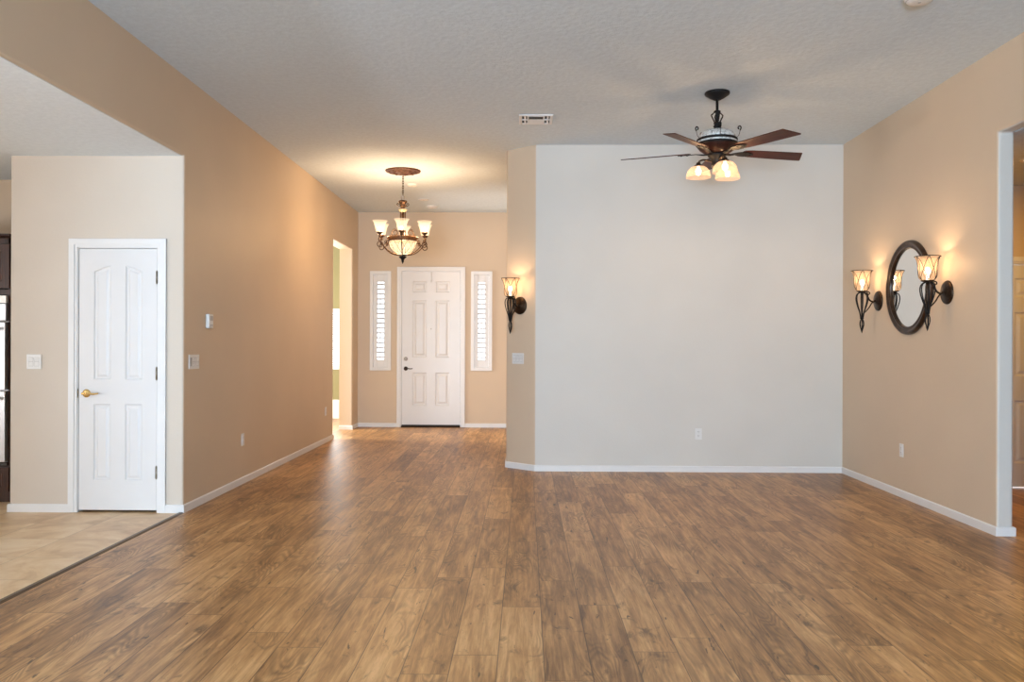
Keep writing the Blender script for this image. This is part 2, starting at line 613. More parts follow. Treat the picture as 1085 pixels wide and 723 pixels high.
# hall beyond the right opening
HY = 7.82
hd0, hd1 = 4.452, 5.222
struct(MB().prism([(XR + .05, -.05), (hd0 - .006, -.05), (hd0 - .006, 2.087), (hd1 + .006, 2.087), (hd1 + .006, -.05), (6.3, -.05), (6.3, HO + .05), (XR + .05, HO + .05)], 1, HY, HY + .12).build('wall_hall_back', M['wall']))
struct(MB().box((6.2, 2.3, -.05), (6.32, 7.9, HO + .05)).build('wall_hall_right', M['wall']))
struct(MB().box((XR + .05, 2.3, -.05), (6.3, 2.42, HO + .05)).build('wall_hall_front', M['wall']))
# entry wall with the door and two sidelights
ed0, ed1 = -1.972, -1.032
sl = [(-2.474, -2.138), (-.868, -.532)]
SZ0, SZ1 = .90, 2.475
mb = MB()
mb.box((XL - TW, YE, -.05), (sl[0][0] + .03, YE + .14, H + .05))
mb.box((sl[0][1] - .03, YE, -.05), (ed0, YE + .14, H + .05))
mb.box((ed1, YE, -.05), (sl[1][0] + .03, YE + .14, H + .05))
mb.box((sl[1][1] - .03, YE, -.05), (0, YE + .14, H + .05))
mb.box((ed0, YE, 2.475), (ed1, YE + .14, H + .05))
for a, b in sl:
    mb.box((a + .03, YE, -.05), (b - .03, YE + .14, SZ0 + .03))
    mb.box((a + .03, YE, SZ1 - .03), (b - .03, YE + .14, H + .05))
struct(mb.build('wall_entry', M['wall']))
# side room
SY = 14.6
sw = (-4.25, -3.05, .925, 1.875)
mb = MB()
mb.box((-6.2, SY, -.05), (sw[0], SY + .12, H + .05))
mb.box((sw[1], SY, -.05), (XL, SY + .12, H + .05))
mb.box((sw[0], SY, -.05), (sw[1], SY + .12, sw[2]))
mb.box((sw[0], SY, sw[3]), (sw[1], SY + .12, H + .05))
struct(mb.build('wall_side_room', M['olive']))
struct(MB().box((-6.32, 10.3, -.05), (-6.2, 14.8, H + .05)).build('wall_side_room_left', M['olive']))
struct(MB().box((-6.2, 10.3, -.05), (XL - TW, 10.42, H + .05)).build('wall_side_room_rear', M['olive']))
struct(MB().box((XL - TW, YE + .1, -.05), (XL - TW + .1, 14.7, H + .05)).build('wall_side_room_right', M['olive']))
# rear wall behind the camera, with the openings of the glass doors and the kitchen window
mb = MB()
y0, y1 = YREAR - .12, YREAR
for lo, hi in (((-7.7, -.05), (-6.6, 3.5)), ((-6.6, -.05), (-3.8, .7)), ((-6.6, 2.3), (-3.8, 3.5)), ((-3.8, -.05), (-2.5, 3.5)), ((-2.5, 2.5), (.3, 3.5)), ((.3, -.05), (3.5, 3.5))):
    mb.box((lo[0], y0, lo[1]), (hi[0], y1, hi[1]))
struct(mb.build('wall_rear', M['pale']))


# ------------------------------------------------------------------ baseboards
def baseboard(name, pts, h=.064, th=.013):
    """pts: plan polyline along the wall face; the board grows to the right of its direction."""
    n = len(pts)
    P = [Vector(p) for p in pts]
    prof = [(0, 0), (th, 0), (th, h - .008), (th * .45, h), (0, h)]
    vs_, fs = [], []
    for i in range(n):
        def nrm(a, b):
            d = (b - a).normalized()
            return Vector((d.y, -d.x))
        if i == 0:
            m, k = nrm(P[0], P[1]), 1.0
        elif i == n - 1:
            m, k = nrm(P[-2], P[-1]), 1.0
        else:
            a, b = nrm(P[i - 1], P[i]), nrm(P[i], P[i + 1])
            m = (a + b).normalized()
            k = 1.0 / m.dot(a)
        for u, z in prof:
            q = P[i] + m * (u - .001) * k
            vs_.append((q.x, q.y, z))
    L = len(prof)
    for i in range(n - 1):
        for j in range(L):
            fs.append((i * L + j, i * L + (j + 1) % L, (i + 1) * L + (j + 1) % L, (i + 1) * L + j))
    fs.append(tuple(range(L)))
    fs.append(tuple((n - 1) * L + j for j in range(L))[::-1])
    return struct(MB().add(vs_, fs).build(name, M['trim']))


baseboard('baseboard_left', [(XL - TW, 11.47), (XL, 11.47), (XL, YP), (-2.830, YP)][::-1][::-1] if False else [(XL - TW, 11.47), (XL, 11.47), (XL, YP), (-2.83, YP)][::-1])
baseboard('baseboard_pantry', [(-4.035, 7.0), (-4.035, YP), (-3.562, YP)])
baseboard('baseboard_entry_left', [(XL - TW, 12.74), (XL, 12.74), (XL, YE), (-2.042, YE)])
baseboard('baseboard_entry_right', [(-.972, YE), (-.206, YE), (-.206, 8.942), (.101, YB), (XR, YB), (XR, 5.852), (XR + .115, 5.852), (XR + .115, HY), (4.38, HY)])
baseboard('baseboard_side_room', [(-6.2, SY), (XL - TW, SY)], .33, .02)

# dark reducer strip between tile and planks
struct(MB().prism([(-2.70, 0), (-2.655, 0), (-2.668, .009), (-2.690, .009)], 1, YREAR, YP - .012).build('trim_1', wood('dark_reducer_wood', [(0.05, .03, .018), (.09, .055, .03), (.14, .09, .05)], 10, 1, 10)))


# ------------------------------------------------------------------ doors
def offset(poly, d):
    """Inward offset of a counter-clockwise polygon."""
    n = len(poly)
    out = []
    for i in range(n):
        a, b, c = Vector(poly[i - 1]), Vector(poly[i]), Vector(poly[(i + 1) % n])
        d1, d2 = (b - a).normalized(), (c - b).normalized()
        n1, n2 = Vector((-d1.y, d1.x)), Vector((-d2.y, d2.x))
        m = (n1 + n2).normalized()
        out.append(tuple(b + m * d / max(.3, m.dot(n1))))
    return out


def panel_slab(name, x0, x1, z0, z1, y, th, panels, mat, parent=None, prof=((.010, .009), (.026, .009), (.046, .002))):
    """A door leaf whose front (towards -Y) carries sunk and raised panels (counter-clockwise polygons in x, z)."""
    bm = bmesh.new()

    def loop(poly, yy):
        return [bm.verts.new((p[0], yy, p[1])) for p in poly]

    def edges(vs_):
        out = []
        for i in range(len(vs_)):
            out.append(bm.edges.new((vs_[i], vs_[(i + 1) % len(vs_)])))
        return out
    rect = [(x0, z0), (x1, z0), (x1, z1), (x0, z1)]
    front = loop(rect, y)
    ed = edges(front)
    rings = []
    for p in panels:
        lp = loop(p, y)
        ed += edges(lp)
        rings.append((p, lp))
    bmesh.ops.triangle_fill(bm, use_beauty=True, use_dissolve=False, edges=ed, normal=(0, -1, 0))
    for p, lp in rings:
        prev = lp
        for d, dep in prof:
            nx = loop(offset(p, d), y + dep)
            for i in range(len(p)):
                j = (i + 1) % len(p)
                bm.faces.new((prev[i], prev[j], nx[j], nx[i]))
            prev = nx
        bm.faces.new(prev)
    back = loop(rect, y + th)
    for i in range(4):
        j = (i + 1) % 4
        bm.faces.new((front[j], front[i], back[i], back[j]))
    bm.faces.new(back[::-1])
    bmesh.ops.recalc_face_normals(bm, faces=bm.faces)
    me = bpy.data.meshes.new(name)
    bm.to_mesh(me)
    bm.free()
    me.materials.append(mat)
    o = bpy.data.objects.new(name, me)
    COL.objects.link(o)
    o.parent = parent
    return o


def rectp(x0, x1, z0, z1):
    return [(x0, z0), (x1, z0), (x1, z1), (x0, z1)]


def casing(name, x0, x1, z1, y, w, th, parent, reveal=.005):
    """U-shaped door casing round an opening x0..x1, head at z1, standing th proud of the wall face y."""
    a, b, c = x0 - reveal, x1 + reveal, z1 + reveal
    u = MB()
    for g, h_, d0, d1 in ((0, w, 0, th * .55), (w * .30, w, 0, th)):
        poly = [(a - h_, 0), (a - g, 0), (a - g, c + g), (b + g, c + g), (b + g, 0), (b + h_, 0), (b + h_, c + h_), (a - h_, c + h_)]
        u.prism(poly, 1, y - d1, y - d0 + .002)
    o = u.build(name, M['trim'], parent, bevel=.003, seg=2)
    return o


def jamb(x0, x1, z1, y, depth, parent):
    u = MB()
    t_ = .004
    u.prism([(x0 - .02, 0), (x0 - t_ + .002, 0), (x0 - t_ + .002, z1 + t_ - .002), (x1 + t_ - .002, z1 + t_ - .002), (x1 + t_ - .002, 0), (x1 + .02, 0), (x1 + .02, z1 + .02), (x0 - .02, z1 + .02)], 1, y - .001, y + depth)
    return u.build('door_jamb', M['trim'], parent)


def hinge(x, y, z, parent, h=.09):
    u = MB()
    u.tube([(x, y, z - h / 2), (x, y, z + h / 2)], .0075, 10)
    for k in range(1, 5):
        zz = z - h / 2 + h * k / 5
        u.tube([(x, y, zz - .0012), (x, y, zz + .0012)], .0083, 10)
    u.ball((x, y, z + h / 2 + .003), .006)
    u.ball((x, y, z - h / 2 - .003), .006)
    return u.build('hinge', M['hinge'], parent)


def lever(x, y, z, mat, parent, sgn=1, L=.115):
    u = MB()
    T = Matrix.Translation((x, y, z)) @ Matrix.Rotation(R(90), 4, 'X')
    u.lathe([(0.0005, 0.012), (.018, .012), (.030, .007), (.033, 0.0)], 28, T)
    u.tube([(x, y, z), (x, y - .045, z)], .010, 12)
    pts = spline([(x - sgn * .012, y - .047, z), (x + sgn * .03, y - .050, z + .003), (x + sgn * .075, y - .050, z - .003), (x + sgn * L, y - .046, z + .002)], 6)
    n = len(pts)
    u.tube(pts, [.010 - .004 * i / n for i in range(n)], 10)
    return u.build('lever_handle', mat, parent)


# pantry door (door_2)
d2 = thing('door_2', 'white four panel pantry door with arched upper panels and brass lever', 'door', (0, 0, 0))
struct(d2)
sx0, sx1, sz0, sz1 = -3.491, -2.879, .019, 2.062
arcL = [(-3.376, 1.038), (-3.243, 1.038), (-3.243, 1.930), (-3.305, 1.914), (-3.376, 1.884)]
xm = sx0 + sx1
arcR = [(xm - p[0], p[1]) for p in arcL][::-1]
panel_slab('door_leaf', sx0, sx1, sz0, sz1, YP + .004, .035, [arcL, arcR, rectp(-3.376, -3.243, .25, .847), rectp(xm + 3.243, xm + 3.376, .25, .847)], M['door'], d2, prof=((.009, .008), (.022, .008), (.036, .002)))
casing('door_casing', px0, px1, 2.068, YP, .066, .017, d2)
jamb(px0 + .004, px1 - .004, 2.064, YP, .12, d2)
for z in (1.838, 1.087, .314):
    hinge(-2.878, YP - .003, z, d2)
lever(-3.432, YP + .004, .930, M['brass'], d2)
u = MB()
u.box((-3.5005, YP - .001, .895), (-3.4945, YP + .003, .965))
u.build('strike_plate', M['brass'], d2)

# entry door (door_1)
d1 = thing('door_1', 'tall white six panel entry door with dark lever and deadbolt', 'door', (0, 0, 0))
struct(d1)
ps = []
for a, b in ((-1.797, -1.573), (-1.431, -1.207)):
    for c, d in ((2.140, 2.315), (1.106, 2.012), (.342, .865)):
        ps.append(rectp(a, b, c, d))
panel_slab('door_leaf', -1.966, -1.038, .038, 2.468, YE + .004, .044, ps, M['door'], d1, prof=((.014, .012), (.034, .012), (.058, .002)))
casing('door_casing', ed0, ed1, 2.475, YE, .066, .018, d1)
jamb(ed0 + .004, ed1 - .004, 2.470, YE, .13, d1)
lever(-1.902, YE + .004, .929, M['bronze'], d1)
u = MB()
u.lathe([(.0005, .016), (.020, .016), (.028, .010), (.031, 0)], 28, Matrix.Translation((-1.902, YE + .004, 1.084)) @ Matrix.Rotation(R(90), 4, 'X'))
u.box((-1.906, YE - .026, 1.070), (-1.898, YE - .010, 1.098))
u.build('deadbolt', M['pewter'], d1, bevel=.002)
u = MB()
u.lathe([(.0005, .004), (.006, .004), (.009, 0)], 16, Matrix.Translation((-1.502, YE + .004, 1.56)) @ Matrix.Rotation(R(90), 4, 'X'))
u.build('peephole', M['pewter'], d1)
u = MB()
u.tube(spline([(-1.502, YE + .002, 2.468), (-1.502, YE - .004, 2.44), (-1.502, YE - .006, 2.33), (-1.502, YE - .02, 2.305), (-1.502, YE - .032, 2.325)], 5), .009, 8)
u.build('wreath_hook', M['plastic'], d1)
u = MB()
u.prism([(YE - .05, 0), (YE + .13, 0), (YE + .13, .022), (YE - .02, .022)], 0, ed0 + .002, ed1 - .002)
u.build('threshold', M['bronze'], d1)
u = MB().box((-1.966, YE + .012, .022), (-1.038, YE + .040, .038))
u.build('door_sweep', M['slot'], d1)

# hall door (door_3)
d3 = thing('door_3', 'six panel hall door in warm light beyond right opening', 'door', (0, 0, 0))
struct(d3)
ps = []
for a, b in ((hd0 + .11, hd0 + .33), (hd1 - .33, hd1 - .11)):
    for c, d in ((1.785, 1.958), (1.044, 1.641), (.233, .818)):
        ps.append(rectp(a, b, c, d))
panel_slab('door_leaf', hd0, hd1, .012, 2.081, HY + .004, .035, ps, M['door'], d3, prof=((.012, .011), (.028, .011), (.05, .002)))
casing('door_casing', hd0 - .006, hd1 + .006, 2.087, HY, .066, .017, d3)
jamb(hd0 - .002, hd1 + .002, 2.083, HY, .12, d3)
lever(hd1 - .06, HY + .004, .93, M['brass'], d3, -1)


# ------------------------------------------------------------------ windows
def sidelight(name, x0, x1, label):
    w = struct(thing(name, label, 'window'))
    z0, z1 = SZ0, SZ1

    def frame(i0, i1, ya, yb, nm, bev=.003):
        u = MB()
        a, b, c, d = x0 + i0, x1 - i0, z0 + i0, z1 - i0
        e, f_, g, h_ = x0 + i1, x1 - i1, z0 + i1, z1 - i1
        u.box((a, ya, c), (e, yb, d))
        u.box((f_, ya, c), (b, yb, d))
        u.box((e, ya, c), (f_, yb, g))
        u.box((e, ya, h_), (f_, yb, d))
        return u.build(nm, M['trim'], w, bevel=bev)
    frame(0, .052, YE - .022, YE + .13, 'window_frame')
    # shutter panel: stiles and rails, louvers and tilt rod
    u = MB()
    a, b, c, d = x0 + .055, x1 - .055, z0 + .055, z1 - .055
    st, rl = .058, .115
    u.box((a, YE + .000, c), (a + st, YE + .027, d))
    u.box((b - st, YE + .000, c), (b, YE + .027, d))
    u.box((a + st, YE + .000, c), (b - st, YE + .027, c + rl))
    u.box((a + st, YE + .000, d - rl), (b - st, YE + .027, d))
    u.build('shutter_panel', M['trim'], w, bevel=.004)
    u = MB()
    n = 16
    lo, hi = c + rl, d - rl
    pitch = (hi - lo) / n
    for i in range(n):
        zc = lo + pitch * (i + .5)
        T = Matrix.Translation((0, YE + .014, zc)) @ Matrix.Rotation(R(-22), 4, 'X')
        prof = [(.032, 0), (.016, .0045), (0, .0055), (-.016, .0045), (-.032, 0), (-.016, -.0045), (0, -.0055), (.016, -.0045)]
        k = len(prof)
        vs_ = [T @ Vector((a + st + .001, p, q)) for p, q in prof] + [T @ Vector((b - st - .001, p, q)) for p, q in prof]
        fs = [(j, (j + 1) % k, (j + 1) % k + k, j + k) for j in range(k)] + [tuple(range(k)), tuple(range(k, 2 * k))]
        u.add(vs_, fs)
    u.build('louvers', M['trim'], w)
    u = MB().box(((a + b) / 2 - .005, YE - .026, lo + .02), ((a + b) / 2 + .005, YE - .018, hi - .02))
    u.build('tilt_rod', M['trim'], w, bevel=.002)
    MB().box((x0 + .03, YE + .095, z0 + .03), (x1 - .03, YE + .101, z1 - .03)).build('window_pane', M['glass'], w)


sidelight('window_1', sl[0][0], sl[0][1], 'narrow shuttered sidelight window left of the entry door')
sidelight('window_2', sl[1][0], sl[1][1], 'narrow shuttered sidelight window right of the entry door')

w3 = struct(thing('window_3', 'bright side room window with white slatted blind', 'window'))
u = MB()
for lo, hi in (((sw[0] - .06, sw[2] - .06), (sw[0], sw[3] + .06)), ((sw[1], sw[2] - .06), (sw[1] + .06, sw[3] + .06)), ((sw[0], sw[2] - .06), (sw[1], sw[2])), ((sw[0], sw[3]), (sw[1], sw[3] + .06))):
    u.box((lo[0], SY - .02, lo[1]), (hi[0], SY + .1, hi[1]))
u.build('window_frame', M['trim'], w3)
u = MB()
for i in range(24):
    z = sw[2] + .02 + i * .0385
    u.add([(sw[0] + .01, SY + .02, z - .010), (sw[1] - .01, SY + .02, z - .010), (sw[1] - .01, SY + .045, z + .010), (sw[0] + .01, SY + .045, z + .010)], [(0, 1, 2, 3)])
bl = u.build('blind_slats', M['trim'], w3)
so = bl.modifiers.new('thick', 'SOLIDIFY')
so.thickness = .002
MB().box((sw[0], SY + .07, sw[2]), (sw[1], SY + .076, sw[3])).build('window_pane', M['glass'], w3)

# ------------------------------------------------------------------ wall oven cabinet in the kitchen
CX1, CX0, CY = -4.240, -5.03, 6.75
oc = thing('oven_cabinet', 'dark wood tall cabinet holding the double oven at left edge', 'cabinet', ((CX0 + CX1) / 2, CY, 0))
ox = (CX0 + CX1) / 2
w_ = (CX1 - CX0) / 2


def obox(u, x0, x1, y0, y1, z0, z1):
    return u.box((x0, y0, z0), (x1, y1, z1))


u = MB()
obox(u, -w_, -w_ + .02, .02, .62, .09, 2.19)
obox(u, w_ - .02, w_, .02, .62, .09, 2.19)
obox(u, -w_, w_, .02, .62, 2.14, 2.19)
obox(u, -w_ + .02, w_ - .02, .02, .62, 1.72, 1.76)
obox(u, -w_ + .02, w_ - .02, .02, .62, .28, .315)
obox(u, -w_ + .02, w_ - .02, .08, .62, 0, .09)
obox(u, -w_ + .02, w_ - .02, .60, .62, .09, 2.15)
u.build('cabinet_body', M['cabinet'], oc)
u = MB()
u.prism([(.02, 2.185), (-.035, 2.20), (-.035, 2.215), (.02, 2.215)], 0, -w_ - .02, w_ + .02)
u.build('crown_moulding', M['cabinet'], oc)
PANE = ((.004, .004), (.010, .010), (.022, .010), (.042, .003))
for s in (-1, 1):
    a, b = (-w_ + .003, -.002) if s < 0 else (.002, w_ - .003)
    panel_slab('cabinet_door', a, b, 1.77, 2.135, 0, .02, [rectp(a + .062, b - .062, 1.832, 2.073)], M['cabinet'], oc, PANE)
dr = panel_slab('drawer_front', -w_ + .003, w_ - .003, .10, .30, 0, .02, [rectp(-w_ + .06, w_ - .06, .145, .255)], M['cabinet'], oc, PANE)
ov = thing('double_oven', 'stainless steel double wall oven set in the dark cabinet', 'oven', (ox, CY, .315))
ow = w_ - .020
z_ = .315
u = MB()
obox(u, -ow, ow, .03, .55, .005, 1.40)
obox(u, -ow - .005, ow + .005, -.004, .03, .0, .025)
u.build('oven_body', M['black_gloss'], ov)
obox(MB(), -ow, ow, -.012, .03, 1.336 - .0, 1.395).build('vent_trim', plain('pale_vent_trim', (.62, .60, .58), .35, .3, .12, 25), ov)
cp = obox(MB(), -ow, ow, -.012, .03, 1.190, 1.332).build('control_panel', M['steel'], ov, bevel=.004)
obox(MB(), -.17, .17, -.0145, -.011, 1.215, 1.305).build('display', M['black_gloss'], cp)
for za, zb in ((.622, 1.176), (.030, .608)):
    dd = obox(MB(), -ow, ow, -.022, .03, za, zb).build('oven_door', M['steel'], ov, bevel=.004)
    obox(MB(), -ow + .12, ow - .12, -.0245, -.021, za + .12, zb - .14).build('oven_window', M['black_gloss'], dd)
    u = MB()
    zz = zb - .055
    u.tube([(-ow + .04, -.065, zz), (ow - .04, -.065, zz)], .011, 12)
    for s in (-1, 1):
        u.tube([(s * (ow - .08), -.065, zz), (s * (ow - .08), -.02, zz)], .008, 10)
    u.build('oven_handle', M['steel'], dd)


# ------------------------------------------------------------------ plates on the walls
# local frame: +X out of the wall, Y along it, Z up
def plate_base(root, w, h, mat=None):
    u = MB()
    a, b = w / 2, h / 2
    u.prism([(-a, -b), (a, -b), (a, b), (-a, b)], 0, 0, .006)
    u.build('cover_plate', mat or M['plastic'], root, bevel=.004, seg=3)


def switch_plate(loc, rz, gangs, label, dark=()):
    r = thing('light_switch', label, 'light switch', loc, rz, 'wall light switches')
    w = .070 + .046 * (gangs - 1)
    plate_base(r, w, .116)
    for g in range(gangs):
        yc = (g - (gangs - 1) / 2) * .046
        MB().box((.0055, yc - .0185, -.0355), (.0066, yc + .0185, .0355)).build('rocker_gap_shade', M['plastic_grey'], r)  # grey inset drawn for the shadow in the gap round the rocker
        u = MB()
        u.prism([(.004, -.033), (.0085, -.033), (.0065, 0), (.0105, .033), (.004, .033)], 1, yc - .0165, yc + .0165)
        u.build('rocker', M['plastic_grey'] if g in dark else M['plastic'], r, bevel=.001)
    return r


def outlet(loc, rz, label):
    r = thing('wall_outlet', label, 'outlet', loc, rz, 'wall outlets')
    plate_base(r, .072, .116)
    for zz in (-.021, .021):
        u = MB()
        pts = [(.017 * max(-1, min(1, 1.25 * math.cos(2 * PI * i / 24))), zz + .0155 * math.sin(2 * PI * i / 24)) for i in range(24)]
        u.prism(pts, 0, .004, .0082)
        so_ = u.build('socket_face', M['plastic'], r)
        for s in (-1, 1):
            v = MB().box((.0079, s * .0065 - .0013, zz - .001), (.0085, s * .0065 + .0013, zz + .009))
            v.build('socket_slot', M['slot'], so_)
        v = MB()
        v.lathe([(.0003, .0085), (.0024, .0085), (.0024, .0079)], 10, Matrix.Translation((0, 0, zz - .008)) @ Matrix.Rotation(R(90), 4, 'Y'))
        v.build('ground_hole', M['slot'], so_)
    return r


AW = math.atan2(-.761, -.649)       # outward direction of the angled wall
switch_plate((-3.8425, YP, 1.176), R(-90), 2, 'white double light switch on wall left of the pantry door')
switch_plate((XL, 6.634, 1.176), 0, 4, 'wide white multi gang switch plate on brown left wall near its corner', dark=(0,))
switch_plate((-.079, 8.834, 1.173), AW, 3, 'white switch plate on the narrow angled wall below the sconce')
outlet((XL, 7.796, .416), 0, 'white outlet low on left wall, nearer the pantry corner')
outlet((XL, 11.05, .418), 0, 'small white outlet low on left wall near the side room opening')
outlet((1.802, YB, .397), R(-90), 'white outlet low on the pale back wall')
outlet((XR, 7.318, .409), R(180), 'white outlet low on right wall below the round mirror')

# thermostat
th = thing('thermostat', 'small white boxed thermostat above switches on left wall', 'thermostat', (XL, 6.93, 1.51))
u = MB()
u.prism([(-.050, -.060), (.050, -.060), (.050, .060), (-.050, .060)], 0, 0, .030)
u.build('housing', M['plastic'], th, bevel=.008, seg=3)
MB().box((.030, -.036, .004), (.0315, .036, .044)).build('display', M['plastic_grey'], th, bevel=.0006)
for k in (-1, 0, 1):
    u = MB().box((.030, k * .022 - .008, -.040), (.033, k * .022 + .008, -.028))
    u.build('button', M['plastic_grey'], th)

# ------------------------------------------------------------------ round mirror
mi = thing('round_mirror', 'round wall mirror in dark bronze frame between two sconces', 'mirror', (XR, 7.177, 1.823), R(180))
Ty = Matrix.Rotation(R(90), 4, 'Y')
u = MB()
u.lathe([(.335, .002), (.335, .020), (.342, .030), (.352, .026), (.362, .024), (.378, .034), (.392, .036), (.402, .026), (.405, .010), (.405, .002), (.335, .002)], 96, Ty)
fr = u.build('mirror_frame', M['mirror_frame'], mi)
u = MB()
u.lathe([(.0005, .010), (.340, .010), (.340, .004), (.0005, .004)], 96, Ty)
gl = u.build('mirror_glass', M['mirror'], mi)
for pl in gl.data.polygons:
    pl.use_smooth = False


# ------------------------------------------------------------------ wall sconces
def make_sconce(label, loc, rz, power):
    s = thing('wall_sconce', label, 'wall lamp', loc, rz, 'wrought iron wall sconces')
    u = MB()
    u.lathe([(.0005, .034), (.020, .033), (.034, .028), (.060, .024), (.076, .018), (.083, .016), (.090, .012), (.094, .004), (.094, 0)], 40, Ty)
    u.build('back_plate', M['bronze'], s)
    ax = .155
    # curved arm out of the plate, and the lower brace
    u = MB()
    u.tube(spline([(.020, 0, 0), (.055, 0, -.008), (.085, 0, .008), (.105, 0, .045), (.125, 0, .072), (ax, 0, .078)], 6), .008, 10)
    u.tube(spline([(.028, 0, -.004), (.062, 0, -.020), (.088, 0, -.062), (.118, 0, -.098), (.140, 0, -.118), (ax - .004, 0, -.150)], 6), .0055, 8)
    u.tube(spiral((.095, .070), .020, .006, -PI / 2, 1.3, 22, lambda a, b: (a, 0, b)), .005, 8)
    u.ball((.034, 0, 0), .012)
    u.build('arm', M['bronze'], s)
    # basket of curved wires, knot and lower finial basket
    u = MB()
    for k in range(6):
        a = 2 * PI * k / 6 + .3
        pr = [(.022, .078), (.046, .062), (.056, .030), (.052, -.010), (.038, -.060), (.022, -.105), (.012, -.160)]
        u.tube(spline([(ax + r * math.cos(a), r * math.sin(a), z) for r, z in pr], 5), .0050, 6)
    u.build('wire_basket', M['iron'], s)
    u = MB()
    u.lathe([(.0005, .080), (.013, .080), (.013, .03), (.009, -.04), (.005, -.155), (.0005, -.155)], 12, Matrix.Translation((ax, 0, 0)))
    u.build('stem', M['bronze'], s)
    u = MB()
    u.lathe([(.0005, -.152), (.013, -.156), (.019, -.163), (.013, -.170), (.0005, -.174)], 16, Matrix.Translation((ax, 0, 0)))
    for k in range(5):
        a = 2 * PI * k / 5
        pr = [(.008, -.170), (.017, -.195), (.019, -.220), (.013, -.250), (.006, -.272)]
        u.tube(spline([(ax + r * math.cos(a), r * math.sin(a), z) for r, z in pr], 4), .0038, 6)
    u.lathe([(.0005, -.262), (.008, -.266), (.010, -.276), (.006, -.288), (.0005, -.304)], 12, Matrix.Translation((ax, 0, 0)))
    u.build('finial', M['iron'], s)
    u = MB()
    u.lathe([(.0005, .074), (.018, .076), (.034, .082), (.048, .088), (.050, .094), (.046, .094), (.030, .090), (.0005, .088)], 28, Matrix.Translation((ax, 0, 0)))
    u.build('shade_cup', M['bronze'], s)
    prof = [(.044, .092), (.055, .100), (.064, .116), (.067, .140), (.068, .175), (.070, .215), (.076, .245), (.086, .266), (.095, .280)]
    u = MB()
    u.lathe(prof, 40, Matrix.Translation((ax, 0, 0)))
    sh = u.build('glass_shade', M['shade_amber'], s)
    # leaded lattice: diamonds and uprights lying on the glass, and the rim
    def pr_r(z):
        for (r0, z0), (r1, z1) in zip(prof, prof[1:]):
            if z0 <= z <= z1:
                return r0 + (r1 - r0) * (z - z0) / (z1 - z0) + .0012
        return prof[-1][0]
    u = MB()
    for k in range(6):
        a0 = 2 * PI * k / 6 + .2
        for sgn in (-1, 1):
            pts = []
            for i in range(17):
                t_ = i / 16
                z = .096 + (.279 - .096) * t_
                a = a0 + sgn * (PI / 6) * (1 - abs(2 * t_ - 1)) ** .85
                r = pr_r(z)
                pts.append((ax + r * math.cos(a), r * math.sin(a), z))
            u.tube(pts, .0024, 5)
        if k % 2 == 0:
            pts = [(ax + pr_r(z) * math.cos(a0), pr_r(z) * math.sin(a0), z) for z in [.096 + .183 * i / 10 for i in range(11)]]
            u.tube(pts, .0019, 5)
    u.tube([(ax + .095 * math.cos(2 * PI * i / 40), .095 * math.sin(2 * PI * i / 40), .280) for i in range(40)], .0032, 6, True)
    u.build('leading', M['iron'], sh)
    u = MB()
    u.ball((ax, 0, .165), .024, 1.35)
    u.tube([(ax, 0, .092), (ax, 0, .140)], .012, 10)
    u.build('bulb', M['bulb'], s)
    lamp('bulb_light', (ax, 0, .215), power, WARM, s, .022)
    return s


make_sconce('lit sconce on right wall at far side of round mirror', (XR, 7.805, 1.742), R(180), 4)
make_sconce('lit sconce on right wall nearest the hall opening, in front of the mirror', (XR, 6.54, 1.743), R(180), 4)
make_sconce('lit sconce alone on the narrow angled wall above a switch', (-.061, 8.818, 1.735), AW, 4)


# ------------------------------------------------------------------ chandelier
ch = thing('chandelier', 'lit bronze and cream glass chandelier hanging before the entry door', 'chandelier', (-1.484, 9.981, H))
u = MB()
u.lathe([(.0005, -.045), (.030, -.045), (.040, -.034), (.075, -.030), (.085, -.024), (.130, -.026), (.140, -.018), (.180, -.022), (.195, -.016), (.208, -.012), (.212, -.004), (.212, 0)], 48)
for k in range(10):
    a = 2 * PI * k / 10
    u.tube(spiral((0, 0), .022, .006, 0, 1.2, 14, lambda p, q, a=a: ((.110 + p) * math.cos(a) - q * math.sin(a), (.110 + p) * math.sin(a) + q * math.cos(a), -.026)), .006, 6)
    u.tube(spiral((0, 0), .016, .004, PI, -1.2, 14, lambda p, q, a=a: ((.165 + p) * math.cos(a + .3) - q * math.sin(a + .3), (.165 + p) * math.sin(a + .3) + q * math.cos(a + .3), -.022)), .005, 6)
u.build('ceiling_medallion', plain('rubbed_bronze_gilt', (0.075, 0.026, 0.010), .5, .3, .8, 60, .3), ch)
u = MB()
nl = 9
for i in range(nl):
    zc = -.055 - .0285 * i
    pts = []
    for k in range(16):
        a = 2 * PI * k / 16
        p, q = .0085 * math.cos(a), .0195 * math.sin(a)
        pts.append((p, 0, zc + q) if i % 2 else (0, p, zc + q))
    u.tube(pts, .0032, 6, True)
u.build('chain', M['bronze'], ch)
u = MB()
u.tube([(0.019 * math.cos(2 * PI * k / 20), 0, -.327 + .029 * math.sin(2 * PI * k / 20)) for k in range(20)], .005, 8, True)
u.build('hanging_loop', M['pewter'], ch)
u = MB()
u.lathe([(.0005, -.352), (.022, -.354), (.046, -.362), (.052, -.372), (.050, -.385), (.038, -.392), (.036, -.420), (.030, -.436), (.024, -.450), (.0005, -.452)], 28)
cr = u.build('crown', M['gilt'], ch)
for k in range(6):
    u = MB()
    a = 2 * PI * k / 6 + .1
    fr_ = lambda p, q, a=a: ((.034 + p) * math.cos(a), (.034 + p) * math.sin(a), -.405 + q)
    u.tube(spline([fr_(0, -.025), fr_(.018, -.022), fr_(.036, -.006), fr_(.030, .010), fr_(.018, .008), fr_(.020, -.002)], 5), .0055, 7)
    u.build('crown_scroll', M['bronze'], cr)
u = MB()
